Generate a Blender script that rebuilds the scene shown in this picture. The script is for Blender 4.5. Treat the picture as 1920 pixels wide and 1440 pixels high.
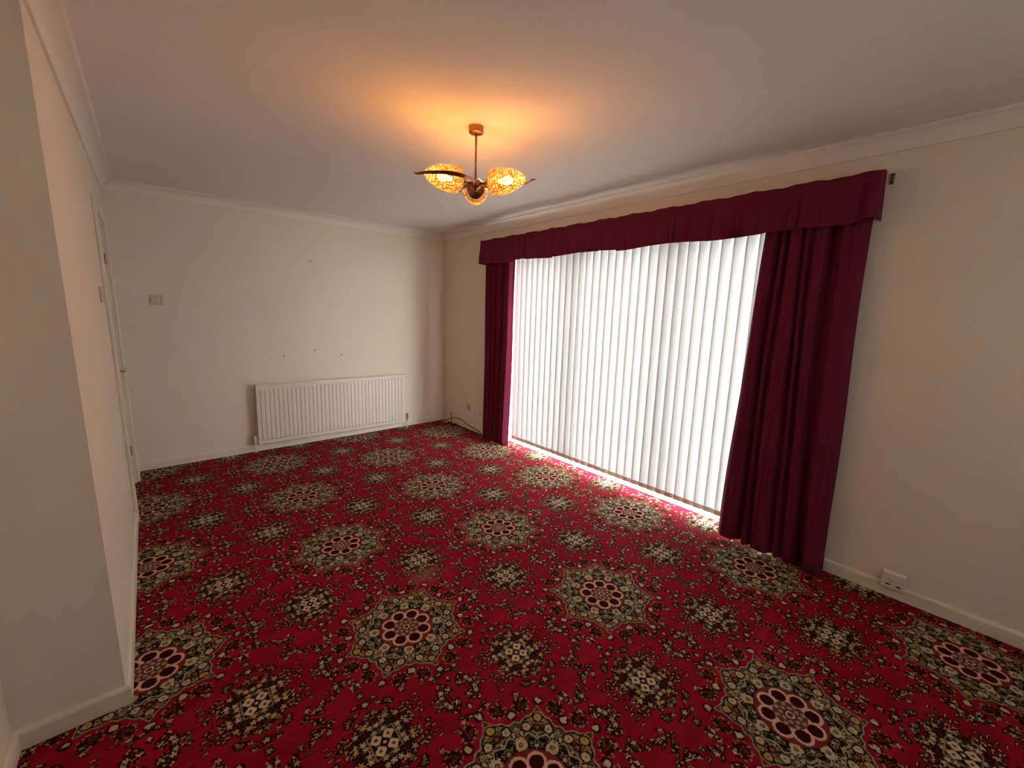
import bpy, math, random
from mathutils import Matrix, Vector

# ------------------------------------------------------------------ reset
for o in list(bpy.data.objects):
    bpy.data.objects.remove(o, do_unlink=True)
sc = bpy.context.scene
COL = sc.collection
rnd = random.Random(7)
PI = math.pi

# ------------------------------------------------------------------ camera
cam_data = bpy.data.cameras.new('camera')
cam = bpy.data.objects.new('camera', cam_data)
COL.objects.link(cam)
cam_data.sensor_fit = 'HORIZONTAL'
cam_data.sensor_width = 36.0
cam_data.lens = 777.617 / 1920.0 * 36.0
cam_data.clip_start = 0.02
cam_data.clip_end = 200.0
yaw, pitch, roll = 0.718982, -0.174170, 0.028809
cy, sy, cp, sp = math.cos(yaw), math.sin(yaw), math.cos(pitch), math.sin(pitch)
fwd = Vector((sy * cp, cy * cp, sp))
rgt = Vector((cy, -sy, 0.0))
upv = rgt.cross(fwd)
r2 = rgt * math.cos(roll) + upv * math.sin(roll)
u2 = -rgt * math.sin(roll) + upv * math.cos(roll)
cm = Matrix(((r2.x, u2.x, -fwd.x, -2.90142),
             (r2.y, u2.y, -fwd.y, -4.68099),
             (r2.z, u2.z, -fwd.z, 1.46185),
             (0, 0, 0, 1)))
cam.matrix_world = cm
sc.camera = cam

# ------------------------------------------------------------------ world, exposure
SKY_STRENGTH = 17.0
LAMP_POWER = 8.2
EXPOSURE = 1.40
world = bpy.data.worlds.new('overcast_sky')
sc.world = world
world.use_nodes = True
bgn = world.node_tree.nodes['Background']
bgn.inputs['Color'].default_value = (1.0, 0.99, 0.965, 1)
bgn.inputs['Strength'].default_value = SKY_STRENGTH

# sampling guide for the daylight that comes through the patio window (emits nothing itself)
pl = bpy.data.lights.new('window_portal', 'AREA')
pl.shape = 'RECTANGLE'
pl.size = 2.7
pl.size_y = 2.05
po = bpy.data.objects.new('window_portal', pl)
COL.objects.link(po)
po.location = (0.235, -2.615, 1.03)
po.rotation_euler = (PI / 2, 0, PI / 2)
pl.cycles.is_portal = True
pl2 = pl.copy()  # sampling guide for the added fill window behind the camera
pl2.size, pl2.size_y = 2.36, 1.16
po2 = bpy.data.objects.new('fill_window_portal', pl2)
COL.objects.link(po2)
po2.location = (-1.70, -6.42, 1.50)
po2.rotation_euler = (PI / 2, 0, 0)

sc.view_settings.view_transform = 'Standard'
sc.view_settings.look = 'None'
sc.view_settings.gamma = 1.0
sc.view_settings.use_curve_mapping = False
sc.view_settings.exposure = EXPOSURE
sc.cycles.use_denoising = True
sc.cycles.max_bounces = 6
sc.cycles.diffuse_bounces = 4
sc.cycles.glossy_bounces = 4
sc.cycles.transmission_bounces = 4
sc.cycles.transparent_max_bounces = 8
sc.cycles.use_adaptive_sampling = True
sc.cycles.adaptive_threshold = 0.03
sc.cycles.adaptive_min_samples = 32
sc.cycles.sample_clamp_indirect = 6.0
sc.cycles.caustics_reflective = False
sc.cycles.caustics_refractive = False

# ------------------------------------------------------------------ mesh helpers
class MB:
    def __init__(self):
        self.v = []
        self.f = []

    def add(self, verts, faces):
        n = len(self.v)
        self.v += [tuple(p) for p in verts]
        self.f += [tuple(i + n for i in fc) for fc in faces]
        return self

    def box(self, x0, x1, y0, y1, z0, z1):
        x0, x1 = min(x0, x1), max(x0, x1)
        y0, y1 = min(y0, y1), max(y0, y1)
        z0, z1 = min(z0, z1), max(z0, z1)
        vs = [(x0, y0, z0), (x1, y0, z0), (x1, y1, z0), (x0, y1, z0),
              (x0, y0, z1), (x1, y0, z1), (x1, y1, z1), (x0, y1, z1)]
        return self.add(vs, [(0, 3, 2, 1), (4, 5, 6, 7), (0, 1, 5, 4), (1, 2, 6, 5), (2, 3, 7, 6), (3, 0, 4, 7)])

    def bevbox(self, x0, x1, y0, y1, z0, z1, b):
        """box with chamfered edges (convex hull of the three shrunken boxes)"""
        x0, x1 = min(x0, x1), max(x0, x1)
        y0, y1 = min(y0, y1), max(y0, y1)
        z0, z1 = min(z0, z1), max(z0, z1)
        X, Y, Z = (x0, x1), (y0, y1), (z0, z1)
        idx = {}
        vs = []
        for i in (0, 1):
            for j in (0, 1):
                for k in (0, 1):
                    sx, sy_, sz = (1, -1)[i], (1, -1)[j], (1, -1)[k]
                    for ax in range(3):
                        p = [X[i] + sx * b, Y[j] + sy_ * b, Z[k] + sz * b]
                        p[ax] = (X[i], Y[j], Z[k])[ax]
                        idx[(i, j, k, ax)] = len(vs)
                        vs.append(tuple(p))
        fs = []
        for i in (0, 1):
            q = [idx[(i, a, c, 0)] for a, c in ((0, 0), (1, 0), (1, 1), (0, 1))]
            fs.append(q if i else q[::-1])
            q = [idx[(a, i, c, 1)] for a, c in ((0, 0), (0, 1), (1, 1), (1, 0))]
            fs.append(q if i else q[::-1])
            q = [idx[(a, c, i, 2)] for a, c in ((0, 0), (1, 0), (1, 1), (0, 1))]
            fs.append(q if i else q[::-1])
        for a in (0, 1):
            for c in (0, 1):
                fs.append([idx[(0, a, c, 1)], idx[(1, a, c, 1)], idx[(1, a, c, 2)], idx[(0, a, c, 2)]])
                fs.append([idx[(a, 0, c, 0)], idx[(a, 1, c, 0)], idx[(a, 1, c, 2)], idx[(a, 0, c, 2)]])
                fs.append([idx[(a, c, 0, 0)], idx[(a, c, 1, 0)], idx[(a, c, 1, 1)], idx[(a, c, 0, 1)]])
        for i in (0, 1):
            for j in (0, 1):
                for k in (0, 1):
                    fs.append([idx[(i, j, k, 0)], idx[(i, j, k, 1)], idx[(i, j, k, 2)]])
        return self.add(vs, fs)

    def lathe(self, prof, n=32, axis='z', origin=(0, 0, 0), mod=None):
        """prof: list of (position along axis, radius)"""
        vs, fs = [], []
        for i, (a, r) in enumerate(prof):
            for j in range(n):
                t = 2 * PI * j / n
                rr = r * (mod(i, t) if mod else 1.0)
                c, s = rr * math.cos(t), rr * math.sin(t)
                p = (c, s, a) if axis == 'z' else ((a, c, s) if axis == 'x' else (c, a, s))
                vs.append((p[0] + origin[0], p[1] + origin[1], p[2] + origin[2]))
        for i in range(len(prof) - 1):
            for j in range(n):
                k = (j + 1) % n
                fs.append((i * n + j, i * n + k, (i + 1) * n + k, (i + 1) * n + j))
        if prof[0][1] > 1e-6:
            fs.append(tuple(range(n))[::-1])
        if prof[-1][1] > 1e-6:
            fs.append(tuple((len(prof) - 1) * n + j for j in range(n)))
        return self.add(vs, fs)

    def tube(self, pts, r, n=10, ry=None):
        """round tube along a polyline"""
        pts = [Vector(p) for p in pts]
        vs, fs = [], []
        prev = None
        for i, p in enumerate(pts):
            a = pts[max(i - 1, 0)]
            b = pts[min(i + 1, len(pts) - 1)]
            d = (b - a).normalized()
            ref = prev if prev is not None else (Vector((0, 0, 1)) if abs(d.z) < 0.9 else Vector((1, 0, 0)))
            s = d.cross(ref)
            if s.length < 1e-6:
                s = d.cross(Vector((0, 1, 0)))
            s.normalize()
            u = s.cross(d).normalized()
            prev = u
            rr = r[i] if isinstance(r, (list, tuple)) else r
            r_y = rr if ry is None else ry
            for j in range(n):
                t = 2 * PI * j / n
                vs.append(tuple(p + s * (rr * math.cos(t)) + u * (r_y * math.sin(t))))
        for i in range(len(pts) - 1):
            for j in range(n):
                k = (j + 1) % n
                fs.append((i * n + j, i * n + k, (i + 1) * n + k, (i + 1) * n + j))
        fs.append(tuple(range(n))[::-1])
        fs.append(tuple((len(pts) - 1) * n + j for j in range(n)))
        return self.add(vs, fs)

    def grid(self, fn, nu, nv):
        vs = [fn(i / nu, j / nv) for j in range(nv + 1) for i in range(nu + 1)]
        fs = []
        w = nu + 1
        for j in range(nv):
            for i in range(nu):
                fs.append((j * w + i, j * w + i + 1, (j + 1) * w + i + 1, (j + 1) * w + i))
        return self.add(vs, fs)

    def mesh(self, name, mat, smooth=False):
        me = bpy.data.meshes.new(name)
        me.from_pydata(self.v, [], self.f)
        me.update()
        if mat:
            me.materials.append(mat)
        if smooth:
            for p_ in me.polygons:
                p_.use_smooth = True
        return me

    def build(self, name, mat, parent=None, smooth=False, loc=None):
        o = bpy.data.objects.new(name, self.mesh(name, mat, smooth))
        COL.objects.link(o)
        if parent:
            o.parent = parent
        if loc:
            o.location = loc
        return o


def fix_normals(o):
    import bmesh
    bm = bmesh.new()
    bm.from_mesh(o.data)
    bmesh.ops.recalc_face_normals(bm, faces=bm.faces)
    bm.to_mesh(o.data)
    bm.free()
    return o


def smooth_by_angle(o, deg=35):
    for p_ in o.data.polygons:
        p_.use_smooth = True
    try:
        o.data.set_sharp_from_angle(angle=math.radians(deg))
    except Exception:
        pass
    return o


def tag(o, label=None, cat=None, group=None, kind=None):
    if label:
        o['label'] = label
    if cat:
        o['category'] = cat
    if group:
        o['group'] = group
    if kind:
        o['kind'] = kind
    return o


def empty(name, loc=(0, 0, 0), rz=0.0):
    o = bpy.data.objects.new(name, None)
    o.empty_display_size = 0.05
    COL.objects.link(o)
    o.location = loc
    o.rotation_euler = (0, 0, rz)
    return o


# ------------------------------------------------------------------ materials
def new_mat(name):
    m = bpy.data.materials.new(name)
    m.use_nodes = True
    nt = m.node_tree
    b = nt.nodes['Principled BSDF']
    return m, nt, b


def plain(name, col, rough=0.5, metal=0.0, bump=None, var=0.0, var_scale=6.0, spec=0.5):
    m, nt, b = new_mat(name)
    b.inputs['Base Color'].default_value = (*col, 1)
    b.inputs['Roughness'].default_value = rough
    b.inputs['Metallic'].default_value = metal
    b.inputs['Specular IOR Level'].default_value = spec
    tc = nt.nodes.new('ShaderNodeTexCoord')
    if var > 0:
        nz = nt.nodes.new('ShaderNodeTexNoise')
        nz.inputs['Scale'].default_value = var_scale
        nz.inputs['Detail'].default_value = 2
        nt.links.new(tc.outputs['Object'], nz.inputs['Vector'])
        mx = nt.nodes.new('ShaderNodeMix')
        mx.data_type = 'RGBA'
        mx.inputs['A'].default_value = (*[c * (1 - var) for c in col], 1)
        mx.inputs['B'].default_value = (*[min(1, c * (1 + var)) for c in col], 1)
        nt.links.new(nz.outputs['Fac'], mx.inputs['Factor'])
        nt.links.new(mx.outputs['Result'], b.inputs['Base Color'])
    if bump:
        sc_, st_, ds_ = bump
        nb = nt.nodes.new('ShaderNodeTexNoise')
        nb.inputs['Scale'].default_value = sc_
        nb.inputs['Detail'].default_value = 1
        nt.links.new(tc.outputs['Object'], nb.inputs['Vector'])
        bp = nt.nodes.new('ShaderNodeBump')
        bp.inputs['Strength'].default_value = st_
        bp.inputs['Distance'].default_value = ds_
        nt.links.new(nb.outputs['Fac'], bp.inputs['Height'])
        nt.links.new(bp.outputs['Normal'], b.inputs['Normal'])
    return m


M_WALL = plain('cream_wall_paint', (0.875, 0.785, 0.67), 0.75, bump=(260, 0.25, 0.002), var=0.03, var_scale=2.2, spec=0.25)
M_CEIL = plain('white_ceiling_paint', (0.875, 0.86, 0.84), 0.85, bump=(220, 0.25, 0.002), var=0.02, var_scale=1.6, spec=0.2)
M_TRIM = plain('cream_gloss_paint', (0.85, 0.79, 0.66), 0.38, var=0.03, var_scale=9)
M_COVE = plain('white_coving_paint', (0.885, 0.83, 0.765), 0.6, var=0.02, var_scale=5)
M_RAD = plain('white_enamel', (0.84, 0.77, 0.70), 0.35)
M_UPVC = plain('white_upvc', (0.88, 0.88, 0.88), 0.35)
M_PLASTIC = plain('white_plastic', (0.82, 0.77, 0.70), 0.4)
M_AGED = plain('aged_cream_plastic', (0.62, 0.55, 0.48), 0.45, var=0.12, var_scale=60)
M_GREYP = plain('grey_plastic', (0.28, 0.25, 0.22), 0.45)
M_SLOT = plain('dark_slot', (0.02, 0.018, 0.015), 0.6)
M_BLACK = plain('black_rubber', (0.012, 0.010, 0.010), 0.5)
M_CHROME = plain('chrome', (0.75, 0.72, 0.68), 0.18, 1.0)
M_COPPER = plain('bronzed_copper', (0.36, 0.16, 0.085), 0.28, 1.0, var=0.15, var_scale=30)
M_STEEL = plain('dull_steel', (0.33, 0.31, 0.28), 0.4, 1.0)
M_GROUND = plain('concrete_paving', (0.42, 0.41, 0.39), 0.9, bump=(40, 0.3, 0.01), var=0.15, var_scale=3)
M_PLUG = plain('brown_wall_plug', (0.10, 0.05, 0.03), 0.7)


def cloth_mat(name, col, scale, sheen):
    m, nt, b = new_mat(name)
    tc = nt.nodes.new('ShaderNodeTexCoord')
    nz = nt.nodes.new('ShaderNodeTexNoise')
    nz.inputs['Scale'].default_value = 35
    nz.inputs['Detail'].default_value = 6
    nt.links.new(tc.outputs['Object'], nz.inputs['Vector'])
    mx = nt.nodes.new('ShaderNodeMix')
    mx.data_type = 'RGBA'
    mx.inputs['A'].default_value = (*[c * 0.85 for c in col], 1)
    mx.inputs['B'].default_value = (*[c * 1.15 for c in col], 1)
    nt.links.new(nz.outputs['Fac'], mx.inputs['Factor'])
    nt.links.new(mx.outputs['Result'], b.inputs['Base Color'])
    b.inputs['Roughness'].default_value = 0.9
    b.inputs['Specular IOR Level'].default_value = 0.15
    b.inputs['Sheen Weight'].default_value = sheen
    b.inputs['Sheen Roughness'].default_value = 0.4
    b.inputs['Sheen Tint'].default_value = (0.9, 0.35, 0.45, 1)
    nb = nt.nodes.new('ShaderNodeTexNoise')
    nb.inputs['Scale'].default_value = scale
    nt.links.new(tc.outputs['Object'], nb.inputs['Vector'])
    bp = nt.nodes.new('ShaderNodeBump')
    bp.inputs['Strength'].default_value = 0.3
    bp.inputs['Distance'].default_value = 0.001
    nt.links.new(nb.outputs['Fac'], bp.inputs['Height'])
    nt.links.new(bp.outputs['Normal'], b.inputs['Normal'])
    return m


M_VELVET = cloth_mat('burgundy_velvet', (0.155, 0.014, 0.042), 700, 0.12)


def vane_mat(name, fac):
    m, nt, b = new_mat(name)
    nt.nodes.remove(b)
    out = nt.nodes['Material Output']
    tc = nt.nodes.new('ShaderNodeTexCoord')
    mp = nt.nodes.new('ShaderNodeMapping')
    mp.inputs['Scale'].default_value = (60, 900, 60)
    nt.links.new(tc.outputs['Object'], mp.inputs['Vector'])
    nz = nt.nodes.new('ShaderNodeTexNoise')
    nz.inputs['Scale'].default_value = 1.0
    nz.inputs['Detail'].default_value = 3
    nt.links.new(mp.outputs['Vector'], nz.inputs['Vector'])
    mx = nt.nodes.new('ShaderNodeMix')
    mx.data_type = 'RGBA'
    mx.inputs['A'].default_value = (0.69, 0.715, 0.73, 1)
    mx.inputs['B'].default_value = (0.77, 0.80, 0.815, 1)
    nt.links.new(nz.outputs['Fac'], mx.inputs['Factor'])
    df = nt.nodes.new('ShaderNodeBsdfDiffuse')
    tr = nt.nodes.new('ShaderNodeBsdfTranslucent')
    nt.links.new(mx.outputs['Result'], df.inputs['Color'])
    nt.links.new(mx.outputs['Result'], tr.inputs['Color'])
    ms = nt.nodes.new('ShaderNodeMixShader')
    ms.inputs['Fac'].default_value = fac
    nt.links.new(df.outputs[0], ms.inputs[1])
    nt.links.new(tr.outputs[0], ms.inputs[2])
    nt.links.new(ms.outputs[0], out.inputs['Surface'])
    return m


def glass_mat(name, tint, gloss=0.08, rough=0.02, translucent=0.0, bump=None):
    m, nt, b = new_mat(name)
    nt.nodes.remove(b)
    out = nt.nodes['Material Output']
    tr = nt.nodes.new('ShaderNodeBsdfTransparent')
    tr.inputs['Color'].default_value = (*tint, 1)
    gl = nt.nodes.new('ShaderNodeBsdfGlossy')
    gl.inputs['Roughness'].default_value = rough
    gl.inputs['Color'].default_value = (0.95, 0.95, 0.95, 1)
    ms = nt.nodes.new('ShaderNodeMixShader')
    fr = nt.nodes.new('ShaderNodeFresnel')
    fr.inputs['IOR'].default_value = 1.45
    if gloss is None:
        nt.links.new(fr.outputs[0], ms.inputs['Fac'])
    else:
        ms.inputs['Fac'].default_value = gloss
    nt.links.new(tr.outputs[0], ms.inputs[1])
    nt.links.new(gl.outputs[0], ms.inputs[2])
    last = ms
    if translucent > 0:
        tl = nt.nodes.new('ShaderNodeBsdfTranslucent')
        tl.inputs['Color'].default_value = (*tint, 1)
        m2 = nt.nodes.new('ShaderNodeMixShader')
        m2.inputs['Fac'].default_value = translucent
        nt.links.new(ms.outputs[0], m2.inputs[1])
        nt.links.new(tl.outputs[0], m2.inputs[2])
        last = m2
        if bump:
            tc = nt.nodes.new('ShaderNodeTexCoord')
            vo = nt.nodes.new('ShaderNodeTexVoronoi')
            vo.inputs['Scale'].default_value = bump
            nt.links.new(tc.outputs['Object'], vo.inputs['Vector'])
            bp = nt.nodes.new('ShaderNodeBump')
            bp.inputs['Strength'].default_value = 0.8
            bp.inputs['Distance'].default_value = 0.004
            nt.links.new(vo.outputs['Distance'], bp.inputs['Height'])
            nt.links.new(bp.outputs['Normal'], gl.inputs['Normal'])
            nt.links.new(bp.outputs['Normal'], tl.inputs['Normal'])
    nt.links.new(last.outputs[0], out.inputs['Surface'])
    return m


M_VANE = vane_mat('white_blind_fabric', 0.038)
M_FILL_ROLLER = vane_mat('white_fill_roller_fabric', 0.034)  # blind cloth of the added rear window, sets how much fill passes
M_PANE = glass_mat('window_glass', (0.96, 0.98, 0.97), 0.05)
M_OBSC = glass_mat('obscure_glass', (0.75, 0.72, 0.66), 0.35, 0.12, 0.35, 60)


def amber_mat():
    """pressed amber glass: facets of clearer and denser glass"""
    m, nt, b = new_mat('amber_cut_glass')
    nt.nodes.remove(b)
    out = nt.nodes['Material Output']
    tc = nt.nodes.new('ShaderNodeTexCoord')
    mp = nt.nodes.new('ShaderNodeMapping')
    mp.inputs['Scale'].default_value = (75, 95, 95)
    nt.links.new(tc.outputs['Object'], mp.inputs['Vector'])
    vo = nt.nodes.new('ShaderNodeTexVoronoi')
    vo.inputs['Scale'].default_value = 1.0
    vo.inputs['Randomness'].default_value = 0.45
    nt.links.new(mp.outputs[0], vo.inputs['Vector'])
    rp = nt.nodes.new('ShaderNodeValToRGB')
    rp.color_ramp.elements[0].position = 0.30
    rp.color_ramp.elements[0].color = (1.0, 0.72, 0.30, 1)
    rp.color_ramp.elements[1].position = 0.62
    rp.color_ramp.elements[1].color = (0.42, 0.12, 0.012, 1)
    nt.links.new(vo.outputs['Distance'], rp.inputs[0])
    bp = nt.nodes.new('ShaderNodeBump')
    bp.inputs['Strength'].default_value = 0.9
    bp.inputs['Distance'].default_value = 0.004
    nt.links.new(vo.outputs['Distance'], bp.inputs['Height'])
    tr = nt.nodes.new('ShaderNodeBsdfTransparent')
    tl = nt.nodes.new('ShaderNodeBsdfTranslucent')
    gl = nt.nodes.new('ShaderNodeBsdfGlossy')
    gl.inputs['Roughness'].default_value = 0.15
    for n_ in (tr, tl):
        nt.links.new(rp.outputs[0], n_.inputs['Color'])
    for n_ in (tl, gl):
        nt.links.new(bp.outputs[0], n_.inputs['Normal'])
    m1 = nt.nodes.new('ShaderNodeMixShader')
    m1.inputs['Fac'].default_value = 0.10
    nt.links.new(tr.outputs[0], m1.inputs[1])
    nt.links.new(tl.outputs[0], m1.inputs[2])
    m2 = nt.nodes.new('ShaderNodeMixShader')
    m2.inputs['Fac'].default_value = 0.12
    nt.links.new(m1.outputs[0], m2.inputs[1])
    nt.links.new(gl.outputs[0], m2.inputs[2])
    nt.links.new(m2.outputs[0], out.inputs['Surface'])
    return m


M_AMBER = amber_mat()


def emit_mat(name, col, s):
    m, nt, b = new_mat(name)
    b.inputs['Base Color'].default_value = (*col, 1)
    b.inputs['Emission Color'].default_value = (*col, 1)
    b.inputs['Emission Strength'].default_value = s
    return m


M_BULB = emit_mat('glowing_bulb', (1.0, 0.72, 0.32), 18.0)
M_BULB.cycles.emission_sampling = 'NONE'      # the lamps inside the bulbs are sampled instead


# ------------------------------------------------------------------ carpet material (node expressions)
class Ex:
    nt = None

    def __init__(self, s):
        self.s = s

    @staticmethod
    def op(op, *a, clamp=False):
        n = Ex.nt.nodes.new('ShaderNodeMath')
        n.operation = op
        n.use_clamp = clamp
        for i, x in enumerate(a):
            if isinstance(x, Ex):
                Ex.nt.links.new(x.s, n.inputs[i])
            else:
                n.inputs[i].default_value = float(x)
        return Ex(n.outputs[0])

    def __add__(self, o): return Ex.op('ADD', self, o)
    __radd__ = __add__
    def __sub__(self, o): return Ex.op('SUBTRACT', self, o)
    def __rsub__(self, o): return Ex.op('SUBTRACT', o, self)
    def __mul__(self, o): return Ex.op('MULTIPLY', self, o)
    __rmul__ = __mul__
    def __truediv__(self, o): return Ex.op('DIVIDE', self, o)
    def __pow__(self, o): return Ex.op('POWER', self, o)
    def abs(self): return Ex.op('ABSOLUTE', self)
    def cos(self): return Ex.op('COSINE', self)
    def sin(self): return Ex.op('SINE', self)
    def sqrt(self): return Ex.op('SQRT', self)
    def lt(self, o): return Ex.op('LESS_THAN', self, o)
    def gt(self, o): return Ex.op('GREATER_THAN', self, o)
    def wrap(self, lo, hi): return Ex.op('WRAP', self, hi, lo)
    def min(self, o): return Ex.op('MINIMUM', self, o)
    def max(self, o): return Ex.op('MAXIMUM', self, o)
    def one_minus(self): return Ex.op('SUBTRACT', 1.0, self)


def hyp(a, b):
    return (a * a + b * b).sqrt()


def soft(d, e, w):
    """1 where d < e, 0 where d > e, soft over w"""
    return Ex.op('MULTIPLY_ADD', d, -1.0 / w, e / w + 0.5, clamp=True)


def carpet_mat():
    m, nt, b = new_mat('red_axminster_carpet')
    Ex.nt = nt
    N, LK = nt.nodes, nt.links
    tc = N.new('ShaderNodeTexCoord')
    # slight wobble of the weave so that edges look tufted
    wn = N.new('ShaderNodeTexNoise')
    wn.inputs['Scale'].default_value = 160
    wn.inputs['Detail'].default_value = 1
    LK.new(tc.outputs['Object'], wn.inputs['Vector'])
    ws = N.new('ShaderNodeSeparateColor')
    LK.new(wn.outputs['Color'], ws.inputs[0])
    sx = N.new('ShaderNodeSeparateXYZ')
    LK.new(tc.outputs['Object'], sx.inputs[0])
    px = Ex(sx.outputs[0]) + (Ex(ws.outputs[0]) - 0.5) * 0.008
    py = Ex(sx.outputs[1]) + (Ex(ws.outputs[1]) - 0.5) * 0.008

    X0, Y0, DX, DY = -1.2191, -4.3968, 0.9047, 0.8682
    ax = (px - X0).wrap(-DX, DX)
    ay = (py - Y0).wrap(-DY / 2, DY / 2)
    bx = (px - X0 - DX).wrap(-DX, DX)
    by = (py - Y0 - DY / 2).wrap(-DY / 2, DY / 2)
    rA, rB = hyp(ax, ay), hyp(bx, by)
    sel = rA.lt(rB)
    lx = bx + (ax - bx) * sel
    ly = by + (ay - by) * sel
    r = rA.min(rB)
    th = Ex.op('ARCTAN2', ly, lx)
    phi = th.wrap(-PI / 8, PI / 8).abs()
    fx, fy = r * phi.cos(), r * phi.sin()

    def combine(x, y, z=0.0):
        c = N.new('ShaderNodeCombineXYZ')
        for i, q in enumerate((x, y, z)):
            if isinstance(q, Ex):
                LK.new(q.s, c.inputs[i])
            else:
                c.inputs[i].default_value = q
        return c.outputs[0]

    def voro(vec, scale, rand=1.0, feature='F1'):
        v = N.new('ShaderNodeTexVoronoi')
        v.voronoi_dimensions = '2D'
        v.feature = feature
        v.inputs['Scale'].default_value = scale
        v.inputs['Randomness'].default_value = rand
        LK.new(vec, v.inputs['Vector'])
        return v

    def ramp(fac, stops, interp='CONSTANT'):
        n = N.new('ShaderNodeValToRGB')
        n.color_ramp.interpolation = interp
        els = n.color_ramp.elements
        while len(els) < len(stops):
            els.new(0.5)
        for e_, (p_, c_) in zip(els, stops):
            e_.position = p_
            e_.color = (*c_, 1)
        LK.new(fac.s if isinstance(fac, Ex) else fac, n.inputs[0])
        return n.outputs[0]

    def mix(col_a, col_b, fac):
        n = N.new('ShaderNodeMix')
        n.data_type = 'RGBA'
        for key, c_ in (('A', col_a), ('B', col_b)):
            if isinstance(c_, tuple):
                n.inputs[key].default_value = (*c_, 1)
            else:
                LK.new(c_, n.inputs[key])
        LK.new(fac.s, n.inputs['Factor'])
        return n.outputs['Result']

    RED = (0.36, 0.0065, 0.026)
    RED2 = (0.225, 0.0040, 0.015)
    DARK = (0.030, 0.006, 0.006)
    BLK = (0.014, 0.008, 0.006)
    CREAM = (0.55, 0.43, 0.27)
    PINK = (0.72, 0.42, 0.35)
    OLIVE = (0.26, 0.21, 0.11)
    GOLD = (0.50, 0.30, 0.10)
    RUST = (0.20, 0.028, 0.018)
    SAGE = (0.30, 0.27, 0.19)

    # --- plain field with soft shading lines of the pile
    mpn = N.new('ShaderNodeMapping')
    mpn.inputs['Rotation'].default_value = (0, 0, 0.55)
    mpn.inputs['Scale'].default_value = (3.0, 14.0, 1)
    LK.new(tc.outputs['Object'], mpn.inputs['Vector'])
    pn = N.new('ShaderNodeTexNoise')
    pn.inputs['Scale'].default_value = 1.0
    pn.inputs['Detail'].default_value = 3
    LK.new(mpn.outputs[0], pn.inputs['Vector'])
    col = mix(RED2, RED, Ex.op('MULTIPLY_ADD', Ex(pn.outputs['Fac']), 2.2, -0.6, clamp=True))

    # --- little four-petal squares between the medallions
    qAx, qBx = ax.abs() - 0.605, bx.abs() - 0.605
    qsel = hyp(qAx, ay).lt(hyp(qBx, by))
    qx = (qBx + (qAx - qBx) * qsel).abs()
    qy = (by + (ay - by) * qsel).abs()
    qr = hyp(qx, qy)
    # --- sprigs: positions symmetric about the squares, so the design repeats like a woven one
    qv = combine(qx, qy)
    clu = N.new('ShaderNodeTexNoise')
    clu.noise_dimensions = '2D'
    clu.inputs['Scale'].default_value = 9.0
    clu.inputs['Detail'].default_value = 0.0
    LK.new(qv, clu.inputs['Vector'])
    near_q = soft(qr, 0.15, 0.12)
    dens = Ex.op('MULTIPLY_ADD', Ex(clu.outputs['Fac']), 3.6, -1.45, clamp=True).max(near_q)
    out_med = soft(r, 0.315, 0.02).one_minus()
    dens = dens * out_med

    def florets(vec, scale, rad, halo, palette, thr, col_in, petals=5.0, amp=0.28, dens_=None, halo_col=DARK):
        v = voro(vec, scale, 0.85)
        d = Ex(v.outputs['Distance'])
        cs = N.new('ShaderNodeSeparateColor')
        LK.new(v.outputs['Color'], cs.inputs[0])
        rn, rm = Ex(cs.outputs[0]), Ex(cs.outputs[1])
        # vector from the floret's middle
        sp_ = N.new('ShaderNodeSeparateXYZ')
        LK.new(v.outputs['Position'], sp_.inputs[0])
        si = N.new('ShaderNodeSeparateXYZ')
        LK.new(vec, si.inputs[0])
        dx_ = Ex(si.outputs[0]) - Ex(sp_.outputs[0])
        dy_ = Ex(si.outputs[1]) - Ex(sp_.outputs[1])
        ang = Ex.op('ARCTAN2', dy_, dx_)
        on_ = rn.lt((dens_ if dens_ is not None else dens) * thr)
        pet = (ang * petals + rm * 6.0).cos()
        hal = soft(d - pet * 0.10, halo, 0.12) * on_
        flo = soft(d - pet * (rad * amp), rad, 0.07) * on_
        c1 = mix(col_in, halo_col, hal)
        c2 = mix(c1, ramp(rm, palette), flo)
        return c2

    pal_f = [(0.0, CREAM), (0.45, (0.46, 0.35, 0.20)), (0.70, SAGE), (0.88, GOLD)]
    col = florets(qv, 30.0, 0.25, 0.56, pal_f, 0.90, col, 5.0, 0.40)
    # leaves: longer flecks
    lvm = N.new('ShaderNodeMapping')
    lvm.inputs['Rotation'].default_value = (0, 0, 0.8)
    lvm.inputs['Scale'].default_value = (1.0, 2.0, 1)
    LK.new(qv, lvm.inputs['Vector'])
    pal_l = [(0.0, (0.34, 0.26, 0.14)), (0.4, OLIVE), (0.75, (0.42, 0.33, 0.20))]
    col = florets(lvm.outputs[0], 30.0, 0.19, 0.46, pal_l, 0.85, col, 2.0, 0.50)

    # the squares themselves
    sq = qx.max(qy)
    edge = N.new('ShaderNodeTexNoise')
    edge.inputs['Scale'].default_value = 55
    LK.new(tc.outputs['Object'], edge.inputs['Vector'])
    en = Ex(edge.outputs['Fac']) - 0.5
    inq = soft(sq * 0.6 + qr * 0.4 + en * 0.06, 0.098, 0.012)
    col = mix(col, DARK, inq * 0.85)
    col = florets(combine(qx + 0.413, qy + 0.227), 31.0, 0.27, 0.28, pal_f, 1.6, col, 5.0, 0.34, inq)
    pd = hyp(qx - 0.022, qy - 0.022)
    col = mix(col, SAGE, soft(sq, 0.047, 0.003) * soft(sq, 0.043, 0.003).one_minus())
    col = mix(col, BLK, soft(sq, 0.043, 0.003) * 0.8)
    col = mix(col, (0.62, 0.48, 0.33), soft(pd - (Ex.op('ARCTAN2', qy - 0.022, qx - 0.022) * 4.0).cos() * 0.002, 0.0175, 0.003))
    col = mix(col, RUST, soft(pd, 0.006, 0.003))
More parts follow.
